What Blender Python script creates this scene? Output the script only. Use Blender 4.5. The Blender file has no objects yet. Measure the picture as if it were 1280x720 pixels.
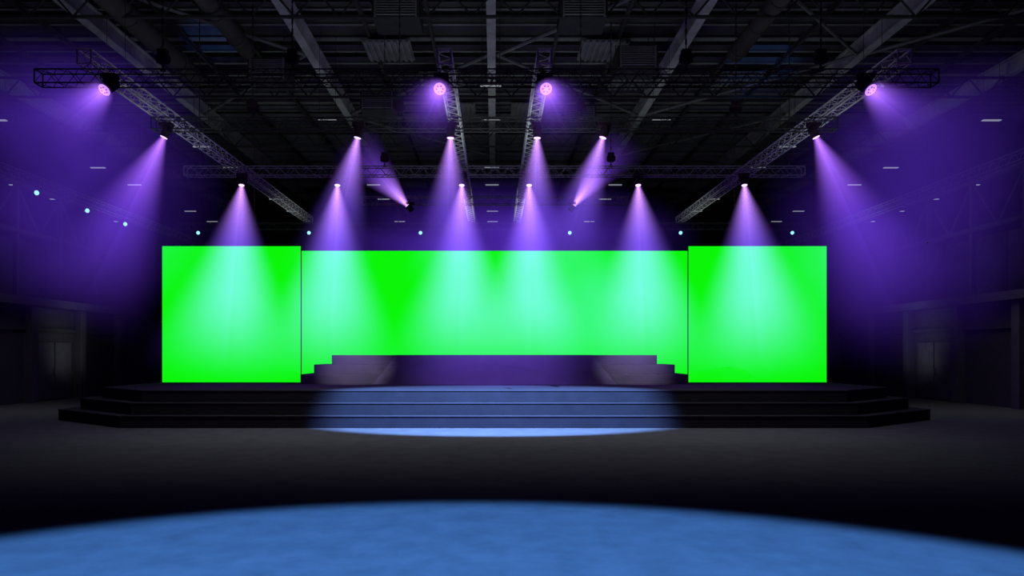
import bpy, math, random
from mathutils import Vector, Matrix
random.seed(4)
S = bpy.context.scene
COL = S.collection
S.view_settings.view_transform = 'Standard'
S.view_settings.look = 'None'

# ------------------------------------------------------------ materials
# surface colours lose green to cancel screen spill; the lamps are green-rich to balance
G = 0.2
def mat_surface(name, col, rough=0.7, spec=0.0, metal=0.0, noise=0.0, nscale=3.0, bump=0.0, bscale=40.0):
    m = bpy.data.materials.new(name); m.use_nodes = True
    col = (col[0], col[1]*G, col[2])
    nt = m.node_tree; b = nt.nodes['Principled BSDF']
    b.inputs['Roughness'].default_value = rough
    b.inputs['Metallic'].default_value = metal
    b.inputs['Specular IOR Level'].default_value = spec
    b.inputs['Specular Tint'].default_value = (1, G, 1, 1)
    tc = nt.nodes.new('ShaderNodeTexCoord')
    n = nt.nodes.new('ShaderNodeTexNoise'); n.inputs['Scale'].default_value = nscale
    n.inputs['Detail'].default_value = 8
    n.inputs['Roughness'].default_value = 0.6
    nt.links.new(tc.outputs['Object'], n.inputs['Vector'])
    r = nt.nodes.new('ShaderNodeValToRGB')
    r.color_ramp.elements[0].position = 0.3; r.color_ramp.elements[1].position = 0.7
    r.color_ramp.elements[0].color = [c*(1-noise) for c in col]+[1]
    r.color_ramp.elements[1].color = [min(1, c*(1+noise)) for c in col]+[1]
    nt.links.new(n.outputs['Fac'], r.inputs['Fac'])
    nt.links.new(r.outputs['Color'], b.inputs['Base Color'])
    if bump > 0:
        n2 = nt.nodes.new('ShaderNodeTexNoise'); n2.inputs['Scale'].default_value = bscale
        nt.links.new(tc.outputs['Object'], n2.inputs['Vector'])
        bp = nt.nodes.new('ShaderNodeBump'); bp.inputs['Strength'].default_value = bump
        nt.links.new(n2.outputs['Fac'], bp.inputs['Height'])
        nt.links.new(bp.outputs['Normal'], b.inputs['Normal'])
    return m

def mat_emit(name, col, strength):
    m = bpy.data.materials.new(name); m.use_nodes = True
    nt = m.node_tree; b = nt.nodes['Principled BSDF']
    b.inputs['Base Color'].default_value = (0.0, 0.0, 0.0, 1)
    b.inputs['Roughness'].default_value = 0.9
    b.inputs['Specular IOR Level'].default_value = 0.0
    b.inputs['Emission Color'].default_value = list(col)+[1]
    b.inputs['Emission Strength'].default_value = strength
    return m

def math_node(nt, op, a, b=None, c=None, clamp=False):
    n = nt.nodes.new('ShaderNodeMath'); n.operation = op; n.use_clamp = clamp
    for i, v in enumerate((a, b, c)):
        if v is None: continue
        if isinstance(v, (int, float)): n.inputs[i].default_value = v
        else: nt.links.new(v, n.inputs[i])
    return n.outputs[0]

def mat_beam(name, r0, k, L, A, z1, C, col_near, col_far, zc, fadew=0.75, pw=1.5, streak=0.14):
    """luminous haze inside a lamp's cone: apex at the object origin, axis -Z"""
    m = bpy.data.materials.new(name); m.use_nodes = True
    nt = m.node_tree; nt.nodes.clear()
    out = nt.nodes.new('ShaderNodeOutputMaterial')
    tc = nt.nodes.new('ShaderNodeTexCoord')
    sp = nt.nodes.new('ShaderNodeSeparateXYZ'); nt.links.new(tc.outputs['Object'], sp.inputs[0])
    X, Y, Z = sp.outputs
    z = math_node(nt, 'MULTIPLY', Z, -1.0)
    r = math_node(nt, 'SQRT', math_node(nt, 'ADD', math_node(nt, 'MULTIPLY', X, X), math_node(nt, 'MULTIPLY', Y, Y)))
    R = math_node(nt, 'MULTIPLY_ADD', z, k, r0)
    u = math_node(nt, 'DIVIDE', r, R)
    p = math_node(nt, 'SUBTRACT', 1.0, math_node(nt, 'MULTIPLY', u, u), clamp=True)
    p = math_node(nt, 'POWER', p, pw)
    u2 = math_node(nt, 'MULTIPLY', u, 2.6)
    q = math_node(nt, 'SUBTRACT', 1.0, math_node(nt, 'MULTIPLY', u2, u2), clamp=True)
    q = math_node(nt, 'MULTIPLY', math_node(nt, 'POWER', q, 1.5), 0.9)
    q = math_node(nt, 'MULTIPLY', q, math_node(nt, 'EXPONENT', math_node(nt, 'MULTIPLY', z, -0.8/max(0.3, z1))))
    prof = math_node(nt, 'ADD', p, q)
    ang = math_node(nt, 'ARCTAN2', Y, X)
    st = math_node(nt, 'SINE', math_node(nt, 'MULTIPLY', ang, 11.0))
    st = math_node(nt, 'MULTIPLY_ADD', st, streak, 1.0)
    prof = math_node(nt, 'MULTIPLY', prof, st)
    ax = math_node(nt, 'EXPONENT', math_node(nt, 'MULTIPLY', z, -1.0/z1))
    ax = math_node(nt, 'MULTIPLY_ADD', ax, A, C)
    fade = math_node(nt, 'SUBTRACT', 1.0, math_node(nt, 'DIVIDE', z, L), clamp=True)
    mr = nt.nodes.new('ShaderNodeMapRange'); mr.interpolation_type = 'SMOOTHSTEP'
    mr.inputs['From Min'].default_value = 0; mr.inputs['From Max'].default_value = fadew
    nt.links.new(fade, mr.inputs['Value'])
    s = math_node(nt, 'MULTIPLY', math_node(nt, 'MULTIPLY', prof, ax), mr.outputs[0])
    s = math_node(nt, 'DIVIDE', s, R)
    em = nt.nodes.new('ShaderNodeEmission')
    mx = nt.nodes.new('ShaderNodeMix'); mx.data_type = 'RGBA'
    mx.inputs['A'].default_value = list(col_near)+[1]
    mx.inputs['B'].default_value = list(col_far)+[1]
    nt.links.new(math_node(nt, 'DIVIDE', z, zc, clamp=True), mx.inputs['Factor'])
    nt.links.new(mx.outputs['Result'], em.inputs['Color'])
    nt.links.new(s, em.inputs['Strength'])
    nt.links.new(em.outputs[0], out.inputs['Volume'])
    return m

def mat_haze(name, col, strength):  # paints lamp-lit haze as a volume that glows by itself
    m = bpy.data.materials.new(name); m.use_nodes = True
    nt = m.node_tree; nt.nodes.clear()
    out = nt.nodes.new('ShaderNodeOutputMaterial')
    tc = nt.nodes.new('ShaderNodeTexCoord')
    ln = nt.nodes.new('ShaderNodeVectorMath'); ln.operation = 'LENGTH'
    nt.links.new(tc.outputs['Object'], ln.inputs[0])
    r = ln.outputs['Value']
    p = math_node(nt, 'SUBTRACT', 1.0, math_node(nt, 'MULTIPLY', r, r), clamp=True)
    p = math_node(nt, 'POWER', p, 2.0)
    n = nt.nodes.new('ShaderNodeTexNoise'); n.inputs['Scale'].default_value = 1.5
    n.inputs['Detail'].default_value = 2
    nt.links.new(tc.outputs['Object'], n.inputs['Vector'])
    nn = math_node(nt, 'MULTIPLY_ADD', n.outputs['Fac'], 4.0, -1.0)
    nn = math_node(nt, 'MAXIMUM', nn, 0.0)
    em = nt.nodes.new('ShaderNodeEmission'); em.inputs['Color'].default_value = list(col)+[1]
    nt.links.new(math_node(nt, 'MULTIPLY', math_node(nt, 'MULTIPLY', p, strength), nn), em.inputs['Strength'])
    nt.links.new(em.outputs[0], out.inputs['Volume'])
    m.cycles.volume_step_rate = 2.0
    return m

M_floor = mat_surface('floor_concrete', (0.103, 0.112, 0.108), 0.8, noise=0.15, nscale=2.6, bump=0.15, bscale=25)
M_wall = mat_surface('wall_dark', (0.03, 0.03, 0.034), 0.9, noise=0.15)
M_gal = mat_surface('gallery_grey', (0.06, 0.06, 0.068), 0.9, noise=0.15)
M_gal2 = mat_surface('gallery_grey_light', (0.085, 0.085, 0.095), 0.9, noise=0.15)
M_ceil = mat_surface('ceiling_deck', (0.010, 0.010, 0.011), 0.9, noise=0.15)
M_stage = mat_surface('stage_black', (0.045, 0.045, 0.05), 0.6, noise=0.12, nscale=2)
M_lit_edge = mat_surface('lit_step_edge', (0.085, 0.085, 0.092), 0.6, noise=0.05, nscale=2)  # paler than the stage: paints the light caught on tread edges
M_riser = mat_surface('platform_black', (0.07, 0.068, 0.075), 0.6, noise=0.1, nscale=2)
M_steel = mat_surface('roof_steel', (0.21, 0.215, 0.21), 0.7, noise=0.4, nscale=1.0)
M_steel_c = mat_surface('roof_steel_cross', (0.10, 0.103, 0.10), 0.7, noise=0.45, nscale=0.5)
M_steel_d = mat_surface('roof_steel_dark', (0.03, 0.03, 0.03), 0.7, noise=0.2)
M_duct = mat_surface('duct_metal', (0.045, 0.043, 0.039), 0.6, noise=0.15)
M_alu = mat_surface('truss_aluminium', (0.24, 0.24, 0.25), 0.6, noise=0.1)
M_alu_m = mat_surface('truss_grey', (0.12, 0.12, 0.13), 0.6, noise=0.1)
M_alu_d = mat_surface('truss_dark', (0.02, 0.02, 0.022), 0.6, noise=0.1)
M_black = mat_surface('lamp_plastic', (0.015, 0.008, 0.016), 0.6, noise=0.1)
M_green = mat_emit('screen_green', (0.004, 1.0, 0.003), 0.92)
M_lens = mat_emit('lens_lilac', (0.80, 0.50, 1.0), 1.7)
M_lens_hot = mat_emit('lens_violet', (0.58, 0.28, 1.0), 1.1)
M_lens_cyan = mat_emit('lens_cyan', (0.30, 0.88, 1.0), 1.3)
M_linear = mat_emit('linear_diffuser', (0.75, 0.78, 0.9), 0.28)
near = (0.60, 0.27, 1.0); far = (0.24, 0.11, 1.0)

# ------------------------------------------------------------ mesh builder
class MB:
    def __init__(s): s.v = []; s.f = []
    def box(s, c, d):
        x, y, z = c; a, b, e = d[0]/2, d[1]/2, d[2]/2; n = len(s.v)
        s.v += [(x-a,y-b,z-e),(x+a,y-b,z-e),(x+a,y+b,z-e),(x-a,y+b,z-e),(x-a,y-b,z+e),(x+a,y-b,z+e),(x+a,y+b,z+e),(x-a,y+b,z+e)]
        s.f += [tuple(n+i for i in q) for q in ((0,3,2,1),(4,5,6,7),(0,1,5,4),(1,2,6,5),(2,3,7,6),(3,0,4,7))]
        return s
    def tube(s, p0, p1, r, n=6, r1=None):
        p0 = Vector(p0); p1 = Vector(p1); r1 = r if r1 is None else r1
        d = (p1-p0).normalized()
        up = Vector((0,0,1)) if abs(d.z) < 0.9 else Vector((1,0,0))
        a = d.cross(up).normalized(); b = d.cross(a)
        k = len(s.v)
        for p, rr in ((p0, r), (p1, r1)):
            for i in range(n):
                t = 2*math.pi*i/n
                s.v.append(tuple(p+a*math.cos(t)*rr+b*math.sin(t)*rr))
        for i in range(n):
            j = (i+1) % n
            s.f.append((k+i, k+n+i, k+n+j, k+j))
        s.f.append(tuple(k+i for i in range(n)))
        s.f.append(tuple(k+n+i for i in reversed(range(n))))
        return s
    def prism(s, poly, z0, z1):
        k = len(s.v); n = len(poly)
        s.v += [(p[0],p[1],z0) for p in poly]+[(p[0],p[1],z1) for p in poly]
        for i in range(n):
            j = (i+1) % n
            s.f.append((k+i, k+j, k+n+j, k+n+i))
        s.f.append(tuple(k+i for i in reversed(range(n)))); s.f.append(tuple(k+n+i for i in range(n)))
        return s
    def mesh(s, name, mat, bevel=0.0):
        m = bpy.data.meshes.new(name); m.from_pydata(s.v, [], s.f); m.update()
        m.materials.append(mat)
        import bmesh
        bm = bmesh.new(); bm.from_mesh(m)
        bmesh.ops.recalc_face_normals(bm, faces=bm.faces)
        if bevel > 0:
            es = [e for e in bm.edges if len(e.link_faces) == 2 and e.calc_face_angle(0) > 0.6]
            bmesh.ops.bevel(bm, geom=es, offset=bevel, segments=2, affect='EDGES', profile=0.6)
        bm.to_mesh(m); bm.free()
        return m

def obj(name, data, loc=(0,0,0), parent=None, rot=None, **props):
    o = bpy.data.objects.new(name, data)
    o.location = loc
    if rot is not None:
        o.rotation_mode = 'QUATERNION'; o.rotation_quaternion = rot
    if parent: o.parent = parent
    for k, v in props.items(): o[k] = v
    COL.objects.link(o)
    return o

def structure(name, mb, mat, loc=(0,0,0)):
    return obj(name, mb.mesh(name, mat), loc, kind='structure')

# ------------------------------------------------------------ room shell
W = 24.0; Y0 = -6.0; Y1 = 52.0; H = 13.0
structure('floor', MB().box((0, (Y0+Y1)/2, -0.1), (2*W+0.4, Y1-Y0+0.4, 0.2)), M_floor)
structure('wall_left', MB().box((-W-0.1, (Y0+Y1)/2, H/2), (0.2, Y1-Y0, H)), M_wall)
structure('wall_right', MB().box((W+0.1, (Y0+Y1)/2, H/2), (0.2, Y1-Y0, H)), M_wall)
structure('wall_back', MB().box((0, Y1+0.1, H/2), (2*W, 0.2, H)), M_wall)
structure('wall_front', MB().box((0, Y0-0.1, H/2), (2*W, 0.2, H)), M_wall)
cm = MB().box((0, (Y0+Y1)/2, H+0.15), (2*W+0.4, Y1-Y0+0.4, 0.2))
x = -W
while x < W:                                    # corrugated roof deck ribs
    cm.box((x+0.2, (Y0+Y1)/2, H+0.0), (0.18, Y1-Y0, 0.12)); x += 0.5
structure('ceiling', cm, M_ceil)

# ------------------------------------------------------------ roof steel
def ibeam(L, h, w, axis):
    mb = MB(); t = h*0.09
    for c, d in (((L/2,0,h/2-t/2),(L,w,t)), ((L/2,0,-h/2+t/2),(L,w,t)), ((L/2,0,0),(L,w*0.18,h-2*t))):
        if axis == 'y': c = (c[1],c[0],c[2]); d = (d[1],d[0],d[2])
        mb.box(c, d)
    return mb
me = ibeam(44, 0.60, 0.28, 'y').mesh('main_roof_beam', M_steel)
for x in (-18.6,-12.4,-6.2,-0.1,6.2,12.4,18.6):
    obj('roof_beam', me, (x, 8, 12.05), label='heavy grey steel roof girder running the length of the hall', category='roof beam', group='long roof girders')
me = ibeam(2*W-0.1, 0.4, 0.26, 'x').mesh('cross_roof_beam', M_steel_c)
me2 = ibeam(2*W-0.1, 0.22, 0.12, 'x').mesh('cross_joist', M_steel_c)
y = 12.0
while y < 51:
    obj('cross_beam', me, (-W+0.05, y, 12.57), label='grey steel cross beam resting on the roof girders', category='roof beam', group='cross roof beams')
    if y < 40:
        for k in (1, 2):
            obj('cross_joist', me2, (-W+0.05, y+k*1.033, 12.50), label='slim grey steel joist between the cross beams', category='joist', group='cross joists')
    y += 3.1
me = ibeam(40, 0.16, 0.10, 'y').mesh('purlin', M_steel_d)
for i in range(-11, 12):
    if i % 3 == 0 and abs(i) < 12: continue
    obj('purlin', me, (i*2.07, 10, 12.295), label='thin dark steel purlin below the roof deck', category='purlin', group='roof purlins')
mb = MB().tube((0,0,0),(6.0,6.2,0),0.06,6); bm1 = mb.mesh('brace_a', M_steel_c)
mb = MB().tube((6.0,0,0),(0,6.2,0),0.06,6); bm2 = mb.mesh('brace_b', M_steel_c)
for gx, gy, w in ((-12.4,18.2,0),(-6.2,24.4,1),(0.1,18.2,1),(0.1,24.4,0),(6.3,18.2,0),(-12.4,24.4,1),(6.3,24.4,1),(12.5,18.2,1),(-6.2,30.6,0),(6.3,30.6,1)):
    obj('roof_brace', (bm1,bm2)[w], (gx, gy, 11.85), label='dark diagonal steel brace between roof girders', category='brace', group='roof braces')
def lattice(L, h, bay, r, mat, name):
    mb = MB(); mb.box((L/2,0,h/2),(L,0.09,0.07)); mb.box((L/2,0,-h/2),(L,0.09,0.07))
    n = int(L/bay)
    for i in range(n):
        a = i*L/n; b = (i+1)*L/n
        mb.tube((a,0,-h/2),((a+b)/2,0,h/2),r,5); mb.tube(((a+b)/2,0,h/2),(b,0,-h/2),r,5)
    return mb.mesh(name, mat)
me = lattice(2*W-0.2, 0.7, 1.2, 0.03, M_steel_d, 'lattice_girder')
for y in (19.9, 26.1, 32.3, 38.5, 44.7):
    obj('lattice_girder', me, (-W+0.1, y, 11.38), label='dark steel lattice girder spanning the hall', category='roof girder', group='lattice girders')

def duct(x, z, y0, y1, r):
    mb = MB(); mb.tube((0,0,0),(0,y1-y0,0),r,24)
    yy = 0.8
    while yy < y1-y0: mb.tube((0,yy-0.03,0),(0,yy+0.03,0),r+0.035,24); yy += 1.6
    o = obj('ventilation_duct', mb.mesh('duct', M_duct), (x, y0, z), label='round brownish metal ventilation duct with ring joints', category='duct', group='ventilation ducts')
    for p in o.data.polygons: p.use_smooth = len(p.vertices) == 4
for a in ((-10.4,11.3,18,25,0.32),(-7.9,11.4,18,23,0.26),(7.7,11.3,17,23,0.26)): duct(*a)
bd = MB().box((0,0,0),(1.3,1.1,0.7)).mesh('hvac_body', M_steel_d, 0.03)
gr = MB()
for i in range(9): gr.box((0,-0.58,-0.28+i*0.07),(1.1,0.05,0.025))
gr.box((-0.56,-0.575,0),(0.04,0.05,0.66)); gr.box((0.56,-0.575,0),(0.04,0.05,0.66))
gr = gr.mesh('hvac_grille', M_steel_c)
rdm = MB().tube((0,0,0.35),(0,0,1.1),0.015,5).mesh('hvac_rod', M_steel_d)
for x, y in ((-2.7,20.2),(2.45,20.2),(-7.6,24.6),(4.6,23.6),(-4.4,27.6),(3.4,29.2)):
    e = obj('air_handling_unit', None, (x,y,11.25), label='dark metal ventilation unit hanging from the roof', category='ventilation unit', group='ventilation units')
    obj('body', bd, parent=e); obj('grille', gr, parent=e)
    for a in (-0.55,0.55):
        for b in (-0.45,0.45): obj('hanger_rod', rdm, (a,b,0), e)

cp = MB()
for i in range(8): cp.box((-0.7+i*0.2,0,0),(0.09,1.6,0.06))
cp.box((0,0,0.05),(1.6,1.6,0.04))
cp = cp.mesh('ribbed_panel', M_steel_c)
for x, y in ((-3.6,24.6),(-2.0,27.3),(3.7,24.6),(5.2,27.3),(-8.2,27.3),(9.2,27.3),(1.5,30.6),(-1.6,30.6)):
    obj('ribbed_panel', cp, (x,y,12.05), label='grey ribbed sheet-metal panel under the roof', category='ceiling panel', group='ribbed panels')

hb = MB().box((0,0,0.05),(0.62,0.16,0.08)).mesh('lamp_housing', M_steel_d, 0.01)
hd = MB().box((0,0,0.0),(0.56,0.11,0.03)).mesh('lamp_diffuser', M_linear)
hr = MB().tube((0,0,0.09),(0,0,2.6),0.008,5).mesh('lamp_rod', M_steel_d)
for x in (-20.6,-15.5,-10.3,-5.2,-0.1,5.2,10.3,15.5,20.6):
    for k in range(8):
        y = 19.6+k*2.85
        if abs(x) < 16 and (k+int(abs(x))) % 3 == 2: continue
        if abs(x) in (5.2,) and 24 < y < 26.5: continue
        e = obj('ceiling_lamp', None, (x,y,9.0), label='small rectangular white ceiling lamp hanging on rods', category='ceiling lamp', group='hanging ceiling lamps')
        obj('housing', hb, parent=e); obj('diffuser', hd, parent=e)
        for a in (-0.25,0.25): obj('rod', hr, (a,0,0), e)

# ------------------------------------------------------------ trusses
def truss(L, s=0.26, bay=0.42, r=0.017):
    mb = MB(); h = s/2
    for a in (-h,h):
        for b in (-h,h): mb.tube((0,a,b),(L,a,b),r,6)
    n = int(round(L/bay)); d = L/n; rr = r*0.5
    for i in range(n):
        a = i*d; m = a+d/2; e = a+d
        for q in (-h,h):
            mb.tube((a,q,-h),(m,q,h),rr,4); mb.tube((m,q,h),(e,q,-h),rr,4)
            mb.tube((a,-h,q),(m,h,q),rr,4); mb.tube((m,h,q),(e,-h,q),rr,4)
    for a in (0,L):
        for q in (-h,h): mb.tube((a,-h,q),(a,h,q),r,6); mb.tube((a,q,-h),(a,q,h),r,6)
    return mb
TZ = 7.03
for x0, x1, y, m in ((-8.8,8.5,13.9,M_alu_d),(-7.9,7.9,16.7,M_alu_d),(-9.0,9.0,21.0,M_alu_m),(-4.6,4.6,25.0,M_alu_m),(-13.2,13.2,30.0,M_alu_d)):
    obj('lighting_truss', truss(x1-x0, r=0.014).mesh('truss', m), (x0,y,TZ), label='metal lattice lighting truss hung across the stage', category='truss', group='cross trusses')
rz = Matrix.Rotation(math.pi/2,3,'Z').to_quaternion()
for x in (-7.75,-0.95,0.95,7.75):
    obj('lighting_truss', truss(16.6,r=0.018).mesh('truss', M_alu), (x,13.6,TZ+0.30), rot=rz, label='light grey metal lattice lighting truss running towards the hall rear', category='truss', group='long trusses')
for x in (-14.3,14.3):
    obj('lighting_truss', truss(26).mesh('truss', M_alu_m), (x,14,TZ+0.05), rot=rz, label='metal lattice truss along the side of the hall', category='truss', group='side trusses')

hm = MB().box((0,0,0),(0.18,0.14,0.26)).tube((-0.12,0,-0.04),(0.12,0,-0.04),0.085,12).mesh('hoist_motor', M_black, 0.012)
hc = MB()
for i in range(44):
    z = 0.13+i*0.1
    if i % 2: hc.box((0,0,z+0.05),(0.035,0.012,0.11))
    else: hc.box((0,0,z+0.05),(0.012,0.035,0.11))
hc = hc.mesh('hoist_chain', M_steel_d)
hh = MB().tube((0,0,-0.13),(0,0,-0.24),0.02,6).box((0,0,-0.26),(0.1,0.05,0.05)).mesh('hoist_hook', M_steel_d)
for y, xs in ((13.9,(-6.4,-3.9,3.7,6.3)),(16.7,(-5.6,-2.2,2.0,5.6)),(21.0,(-8.6,-3.2,3.4,8.6)),(30.0,(-10,-4,4,10))):
    for x in xs:
        e = obj('chain_hoist', None, (x,y,TZ+0.42), label='black electric chain hoist holding up a truss', category='hoist', group='chain hoists')
        obj('motor', hm, parent=e); obj('chain', hc, parent=e); obj('hook', hh, parent=e)

# ------------------------------------------------------------ moving head lamps
clampm = MB().box((0,0.03,0.07),(0.20,0.03,0.04)).box((-0.08,0.1,0.07),(0.03,0.22,0.03)).box((0.08,0.1,0.07),(0.03,0.22,0.03)).tube((-0.1,0.12,0.07),(-0.06,0.12,0.07),0.035,8).tube((0.06,0.12,0.07),(0.1,0.12,0.07),0.035,8).mesh('clamp', M_steel_d)
basem = MB().box((0,0,0.03),(0.28,0.18,0.09)).tube((0,0,0.0),(0,0,-0.025),0.06,12).mesh('base', M_black, 0.012)
yokem = MB().box((0,0,-0.03),(0.28,0.08,0.025)).box((-0.135,0,-0.10),(0.025,0.07,0.16)).box((0.135,0,-0.10),(0.025,0.07,0.16)).mesh('yoke', M_black, 0.006)
def head_mesh(s):
    hd_ = MB().tube((0,0,0.12*s),(0,0,0.02*s),0.075*s,20,0.10*s).tube((0,0,0.02*s),(0,0,-0.09*s),0.10*s,20,0.09*s).tube((0,0,-0.09*s),(0,0,-0.13*s),0.098*s,20)
    for i in range(4): hd_.tube((0,0,(0.035+i*0.02)*s),(0,0,(0.043+i*0.02)*s),0.104*s,20)
    return hd_.mesh('head', M_black)
headm = head_mesh(1.0); headm2 = head_mesh(1.25)
lensm = MB().tube((0,0,-0.128),(0,0,-0.138),0.08,20).mesh('lens', M_lens)
lensm2 = MB().tube((0,0,-0.16),(0,0,-0.172),0.115,24).mesh('lens', M_lens_hot)
dotm = MB().tube((0,0,-0.165),(0,0,-0.180),0.016,8).mesh('lens_cell', M_black)

def cone_mesh(name, r0, k, L, mat):
    mb = MB(); mb.tube((0,0,0),(0,0,-L),r0,32,r0+k*L)
    return mb.mesh(name, mat)
BE = {}
def beam_kind(key, r0, k, L, A, z1, C, n=near, f=far, zc=2.0, **kw):
    m = mat_beam('beam_glow_'+key, r0, k, L, A, z1, C, n, f, zc, **kw)  # beam is painted light: the volume itself emits
    BE[key] = cone_mesh('beam_'+key, r0, k, L, m)
beam_kind('down', 0.08, 0.45, 5.75, 0.85, 0.8, 0.62, zc=1.8, fadew=0.45, pw=2.5)
beam_kind('mid', 0.08, 0.36, 3.5, 0.95, 0.7, 0.38, zc=1.6, pw=2.2)
beam_kind('side', 0.08, 0.40, 4.9, 0.85, 0.9, 0.34, n=(0.45,0.16,1.0), f=(0.19,0.06,0.9), zc=2.0, pw=1.9)
beam_kind('front', 0.22, 0.42, 1.8, 0.95, 0.4, 0.20, n=(0.42,0.16,1.0), f=(0.22,0.07,0.88), zc=0.8, pw=1.9)
beam_kind('up', 0.08, 0.40, 3.0, 1.5, 0.6, 0.36, n=(0.6,0.28,1.0), f=(0.22,0.07,0.85), zc=1.5)

def moving_head(x, y, z, d, kind, label=None, big=False):
    e = obj('moving_head_light', None, (x,y,z), label=label or 'black moving head stage light throwing a purple beam', category='stage light', group='moving head lights')
    obj('clamp', clampm, parent=e); obj('base', basem, parent=e)
    d = Vector(d).normalized()
    pan = math.atan2(d.y, d.x)+math.pi/2 if abs(d.x)+abs(d.y) > 1e-3 else 0.0
    obj('yoke', yokem, parent=e, rot=Matrix.Rotation(pan,3,'Z').to_quaternion())
    q = d.to_track_quat('-Z','Y')
    pv = Vector((0,0,-0.14))
    obj('head', headm2 if big else headm, pv, e, q)
    obj('lens', lensm2 if big else lensm, pv, e, q, label='glowing lilac lens')
    if big:
        for i in range(6):
            t = i*math.pi/3
            obj('lens_cell', dotm, pv+q@Vector((math.cos(t)*0.06,math.sin(t)*0.06,0)), e, q)
    obj('painted_beam', BE[kind], pv+d*(0.185 if big else 0.145), e, q, label='violet light beam painted as a glowing volume')
    return e
for x, d in ((-7.3,(-0.26,-0.6,-0.7)),(-1.01,(-0.1,-0.75,-0.65)),(0.95,(0.12,-0.75,-0.65)),(7.04,(0.28,-0.6,-0.7))):
    moving_head(x,13.66,6.94,d,'front',label='black moving head stage light with glowing lens turned to the hall',big=True)
for x, d, k in ((-7.5,(-0.38,-0.1,-0.9),'side'),(-3.1,(-0.22,0,-1),'mid'),(-1.0,(-0.02,0,-1),'mid'),(0.98,(-0.02,0,-1),'mid'),(2.52,(-0.32,0,-1),'mid'),(7.3,(0.36,-0.1,-0.9),'side')):
    moving_head(x,16.46,6.92,d,k)
for x in (-7.28,-4.52,-0.94,1.0,4.14,7.2):
    moving_head(x,20.76,6.84,(0,-0.22,-1),'down')
for x, d in ((-2.9,(-0.75,-0.3,0.8)),(2.66,(0.75,-0.3,1.0))):
    moving_head(x,24.76,6.86,d,'up',label='black moving head stage light tilted up with a violet beam')

sc = MB().tube((0,0.12,0),(0,-0.1,-0.03),0.055,12,0.08).box((0,0.05,0.1),(0.03,0.03,0.14)).mesh('par_can', M_black)
sl = MB().tube((0,-0.1,-0.03),(0,-0.112,-0.033),0.073,16).mesh('par_lens', M_lens_cyan)
for x, y in ((-12.3,30),(-7.7,30),(-3.07,30),(3.13,30),(7.73,30),(12.37,30),(-14.3,22.6),(-14.3,25.4),(-14.3,28.0)):
    e = obj('spotlight', None, (x,y,TZ-0.25), label='small spotlight with a cyan-white glow clamped to a truss', category='spotlight', group='small truss spotlights')
    obj('can', sc, parent=e); obj('lens', sl, parent=e)

# ------------------------------------------------------------ stage
def stage_poly(i, o=0.0):
    t = 0.30*i; s = 0.5*i
    fx = 8.63-0.1*i+o*0.6; tx = 11.3-s+o; yf = 16.6+t-o; yt = 18.66+0.12*i-o*0.4
    return [(-fx,yf),(fx,yf),(tx,yt),(tx,24.5),(-tx,24.5),(-tx,yt)]
st = obj('stage', None, (0,18,0), label='low black stage with angled corners and two wrap-around steps', category='stage')
def sh(poly): return [(p[0],p[1]-18) for p in poly]
for i, nm in enumerate(('step','step','deck')):
    mb = MB().prism(sh(stage_poly(i)), 0.28*i+(0.001 if i else 0.0), 0.28*(i+1))
    obj(nm, mb.mesh('stage_'+nm, M_stage, 0.008), parent=st)
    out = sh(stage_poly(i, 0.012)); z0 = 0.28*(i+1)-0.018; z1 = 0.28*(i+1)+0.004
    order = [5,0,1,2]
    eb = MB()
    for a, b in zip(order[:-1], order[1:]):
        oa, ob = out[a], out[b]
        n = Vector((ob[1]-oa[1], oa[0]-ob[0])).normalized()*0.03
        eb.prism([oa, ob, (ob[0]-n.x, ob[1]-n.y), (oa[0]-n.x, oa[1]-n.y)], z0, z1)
    obj('lit_edge', eb.mesh('lit_edge', M_lit_edge), parent=st, label='thin added grey strip painting the lit step edge')

DZ = 0.84
up = obj('stepped_platform', None, (0,21.6,DZ), label='dark raised platform with side steps and a central ramp', category='platform')
for i, (hw, yf) in enumerate(((5.66,21.0),(5.34,21.3),(4.88,21.6))):
    mb = MB().box((0,(yf+22.75)/2-21.6, 0.28*i+0.14+0.001),(2*hw,22.75-yf,0.278))
    obj('step' if i < 2 else 'top', mb.mesh('tier', M_riser, 0.008), parent=up)
mb = MB()
mb.v = [(-3.5,-0.9,0.0),(3.5,-0.9,0.0),(2.95,0.02,0.845),(-2.95,0.02,0.845),(-3.5,0.02,0.0),(3.5,0.02,0.0)]
mb.f = [(0,1,2,3),(0,3,4),(1,5,2),(4,3,2,5),(0,4,5,1)]
obj('ramp', mb.mesh('ramp', M_riser), parent=up, label='smooth dark central ramp face')

# ------------------------------------------------------------ LED screens
def screen(x0, x1, y, z0, z1, label):
    e = obj('led_screen', None, ((x0+x1)/2,y,z0), label=label, category='screen')
    w = x1-x0; h = z1-z0
    obj('display', MB().box((0,0.0,h/2),(w,0.02,h)).mesh('display', M_green), parent=e, label='plain bright green display surface')
    fr = MB().box((0,0.03,h/2),(w,0.035,h))
    nx = int(w/0.8)
    for i in range(nx+1):
        fr.box((-w/2+0.15+i*(w-0.3)/nx,0.08,h/2),(0.05,0.08,h-0.1))
    for i in range(5):
        fr.box((0,0.08,0.1+(h-0.2)*i/4),(w-0.3,0.07,0.05))
    obj('frame', fr.mesh('screen_frame', M_black), parent=e)
    return e
screen(-10.19,-5.95,22.1,DZ+0.005,5.02,'tall square LED screen showing plain green beside the steps')
screen(5.96,10.19,22.1,DZ+0.005,5.02,'tall square LED screen showing plain green beside the steps')
screen(-6.14,6.15,22.95,DZ+0.005,5.0,'wide LED screen showing plain green behind the stepped platform')

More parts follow.
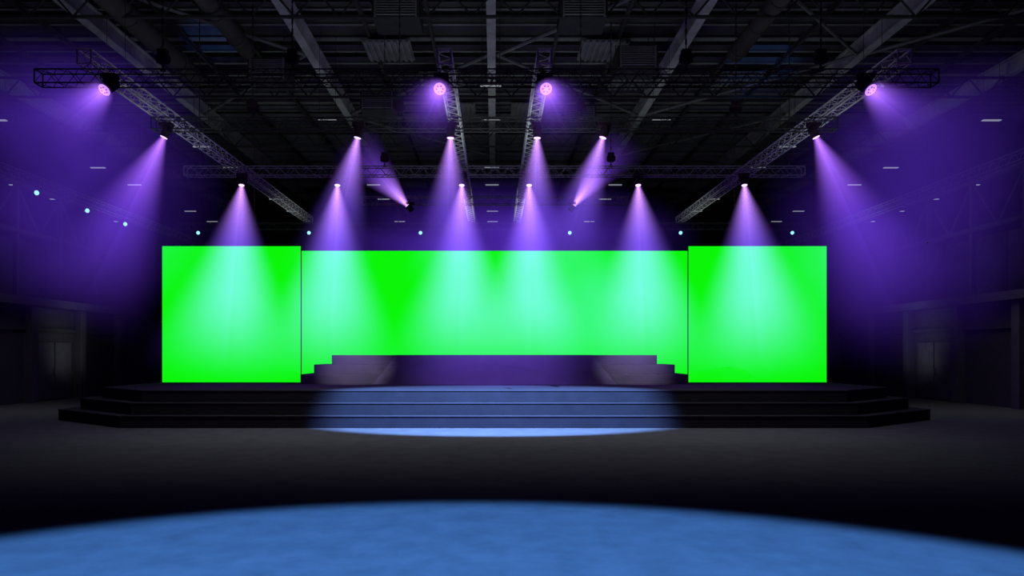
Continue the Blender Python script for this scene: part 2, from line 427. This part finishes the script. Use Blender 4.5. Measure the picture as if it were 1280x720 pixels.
# ------------------------------------------------------------ side galleries
def gallery(sx, label):
    e = obj('side_gallery', None, (sx*16.5,30,0), label=label, category='gallery')
    fa = MB()
    fa.box((sx*1.5,0,1.7),(3.0,22,3.4))
    obj('body', fa.mesh('gallery_body', M_gal, 0.02), parent=e)
    sl_ = MB().box((sx*1.3,0,3.55),(3.6,22.4,0.28)).box((sx*-0.06,0,2.6),(0.1,22,0.12)).mesh('gallery_slab', M_gal)
    obj('slab', sl_, parent=e)
    pm = MB().box((0,0,1.7),(0.3,0.35,3.4)).mesh('gallery_pillar', M_gal2, 0.01)
    for i in range(8): obj('pillar', pm, (sx*-0.15,-10.6+i*3.0,0), e)
    dm = MB().box((0,-0.52,1.1),(0.06,0.98,2.1)).box((0,0.52,1.1),(0.06,0.98,2.1)).box((-sx*0.05,-0.1,1.05),(0.04,0.04,0.3)).mesh('gallery_door', M_gal2)
    for i in range(0,7,2): obj('door', dm, (sx*-0.05,-9.1+i*3.0,0), e)
    ub = MB().box((sx*2.9,0,5.0),(0.2,22,2.7))
    for i in range(12): ub.box((sx*2.78,-10.5+i*1.9,5.0),(0.06,0.08,2.7))
    obj('upper_wall', ub.mesh('gallery_upper', M_gal), parent=e)
    fr = MB()
    for z in (6.4,8.2): fr.box((0,0,z),(0.2,22,0.16))
    for i in range(17):
        y = -11+i*1.375
        if i % 2 == 0: fr.box((0,y,5.95),(0.16,0.16,4.6))
        if i < 16:
            a, b = (6.4,8.2) if i % 2 else (8.2,6.4)
            fr.tube((0,y,a),(0,y+1.375,b),0.05,6)
    obj('steel_frame', fr.mesh('gallery_frame', M_gal), (sx*1.6,0,0), e)
gallery(-1,'dark two-level side gallery with doors, pillars and steel framing')
gallery(1,'dark two-level side gallery with doors, pillars and steel framing')

# ------------------------------------------------------------ haze glow, painted as emissive volumes
def haze(x, y, z, rx, ry, rz_, col, s):
    import bmesh
    bm = bmesh.new(); bmesh.ops.create_icosphere(bm, subdivisions=3, radius=1.0)
    me = bpy.data.meshes.new('haze'); bm.to_mesh(me); bm.free()
    me.materials.append(mat_haze('haze', col, s))
    o = obj('haze_glow', me, (x,y,z), label='soft violet stage haze with its glow painted in', category='haze', kind='stuff')
    o.scale = (rx,ry,rz_)
V = (0.17,0.05,0.95)
haze(-10.4,18,5.8,4.0,2.4,3.7,V,0.07)
haze(10.2,18,5.1,3.8,2.4,4.2,V,0.07)
haze(-10.0,16.5,7.4,3.6,2.0,1.9,V,0.06)
haze(10.2,16.5,7.0,3.6,2.0,1.9,V,0.035)
haze(0.3,27.5,6.0,8.0,2.3,2.8,V,0.13)
haze(2.7,21.9,3.2,2.6,0.9,2.6,(0.17,0.12,0.95),0.20)  # added wash painting beam light over the centre screen

# ------------------------------------------------------------ lights
def spot(name, loc, target, energy, col, angle, blend, size=0.1, sx=1.0):
    l = bpy.data.lights.new(name,'SPOT'); l.energy = energy; l.color = col
    l.spot_size = math.radians(angle); l.spot_blend = blend; l.shadow_soft_size = size
    o = bpy.data.objects.new(name, l); o.location = loc
    d = Vector(target)-Vector(loc)
    o.rotation_euler = d.to_track_quat('-Z','Y').to_euler()
    o.scale = (sx,1,1)
    COL.objects.link(o); return o
def area(name, loc, target, energy, col, sx, sy, spread=180):
    l = bpy.data.lights.new(name,'AREA'); l.energy = energy; l.color = col
    l.shape = 'RECTANGLE'; l.size = sx; l.size_y = sy; l.spread = math.radians(spread)
    o = bpy.data.objects.new(name, l); o.location = loc
    d = Vector(target)-Vector(loc)
    o.rotation_euler = d.to_track_quat('-Z','Y').to_euler()
    COL.objects.link(o); return o
WG = 1/G
spot('blue_wash', (-0.3,1.65,11.0), (-0.3,1.65,0), 9000, (0.26,0.82*WG,2.6), 2*math.degrees(math.atan(6.85/11)), 0.14, 0.1)
spot('blue_front', (0,14.1,6.6), (0,17.35,0.0), 14500, (0.25,0.47*WG,1.3), 42, 0.38, 0.08, 1.72)
for x in (-7.28,-4.52,-0.94,1.0,4.14,7.2):
    spot('violet_down', (x,20.6,6.2), (x,19.6,0.84), 380, (0.38,0.14,1.0), 50, 1.0, 0.05)
spot('violet_riser', (0,17.2,6.4), (0,21.2,1.0), 3600, (0.24,0.13*WG,1.0), 50, 1.0, 0.05)
for x in (-3.9,3.9):
    spot('mauve_riser_fill', (x*1.12,18.6,4.6), (x*1.05,21.3,1.2), 2000, (0.52,0.47*WG,0.74), 34, 1.0, 0.05)  # unseen spots added for a pale sheen on the platform sides
for y in (17, 27):
    for x in (-9, 0, 9):
        area('roof_fill', (x,y,6.1), (x,y+1,13), 46 if x else 90, (0.9,1.08*WG,0.92), 5, 3)  # unseen fill added to brighten the roof steel and trusses
spot('blue_glint', (7.2,20,7.4), (9.6,26,12.0), 700, (0.08,0.30*WG,1.2), 22, 0.8, 0.05)
spot('blue_glint', (-7.2,19,7.4), (-9.4,24,12.0), 600, (0.08,0.30*WG,1.2), 18, 0.8, 0.05)
area('floor_soft', (0,15,10.5), (0,15.5,0), 130, (0.93,0.93*WG,0.98), 16, 2, 70)
for sx in (-1,1):
    area('side_soft', (sx*13,21,6.3), (sx*15.0,21,0), 24, (0.95,0.93*WG,1.03), 3, 4, 120)
    area('side_frame_fill', (sx*14,27,4.6), (sx*18.5,28,7.0), 13, (0.92,0.98*WG,1.06), 1.5, 8, 160)  # unseen fill added to lift the gallery steel frame
w = bpy.data.worlds.new('w'); S.world = w; w.use_nodes = True
w.node_tree.nodes['Background'].inputs[0].default_value = (0.0,0.0,0.0,1)

# ------------------------------------------------------------ camera
c = bpy.data.cameras.new('camera'); co = bpy.data.objects.new('camera', c)
c.sensor_width = 36; c.lens = 900/1280*36
c.shift_x = 22/1280; c.shift_y = 83/1280
co.location = (0,0,1.7); co.rotation_euler = (math.pi/2,0,0)
COL.objects.link(co); S.camera = co
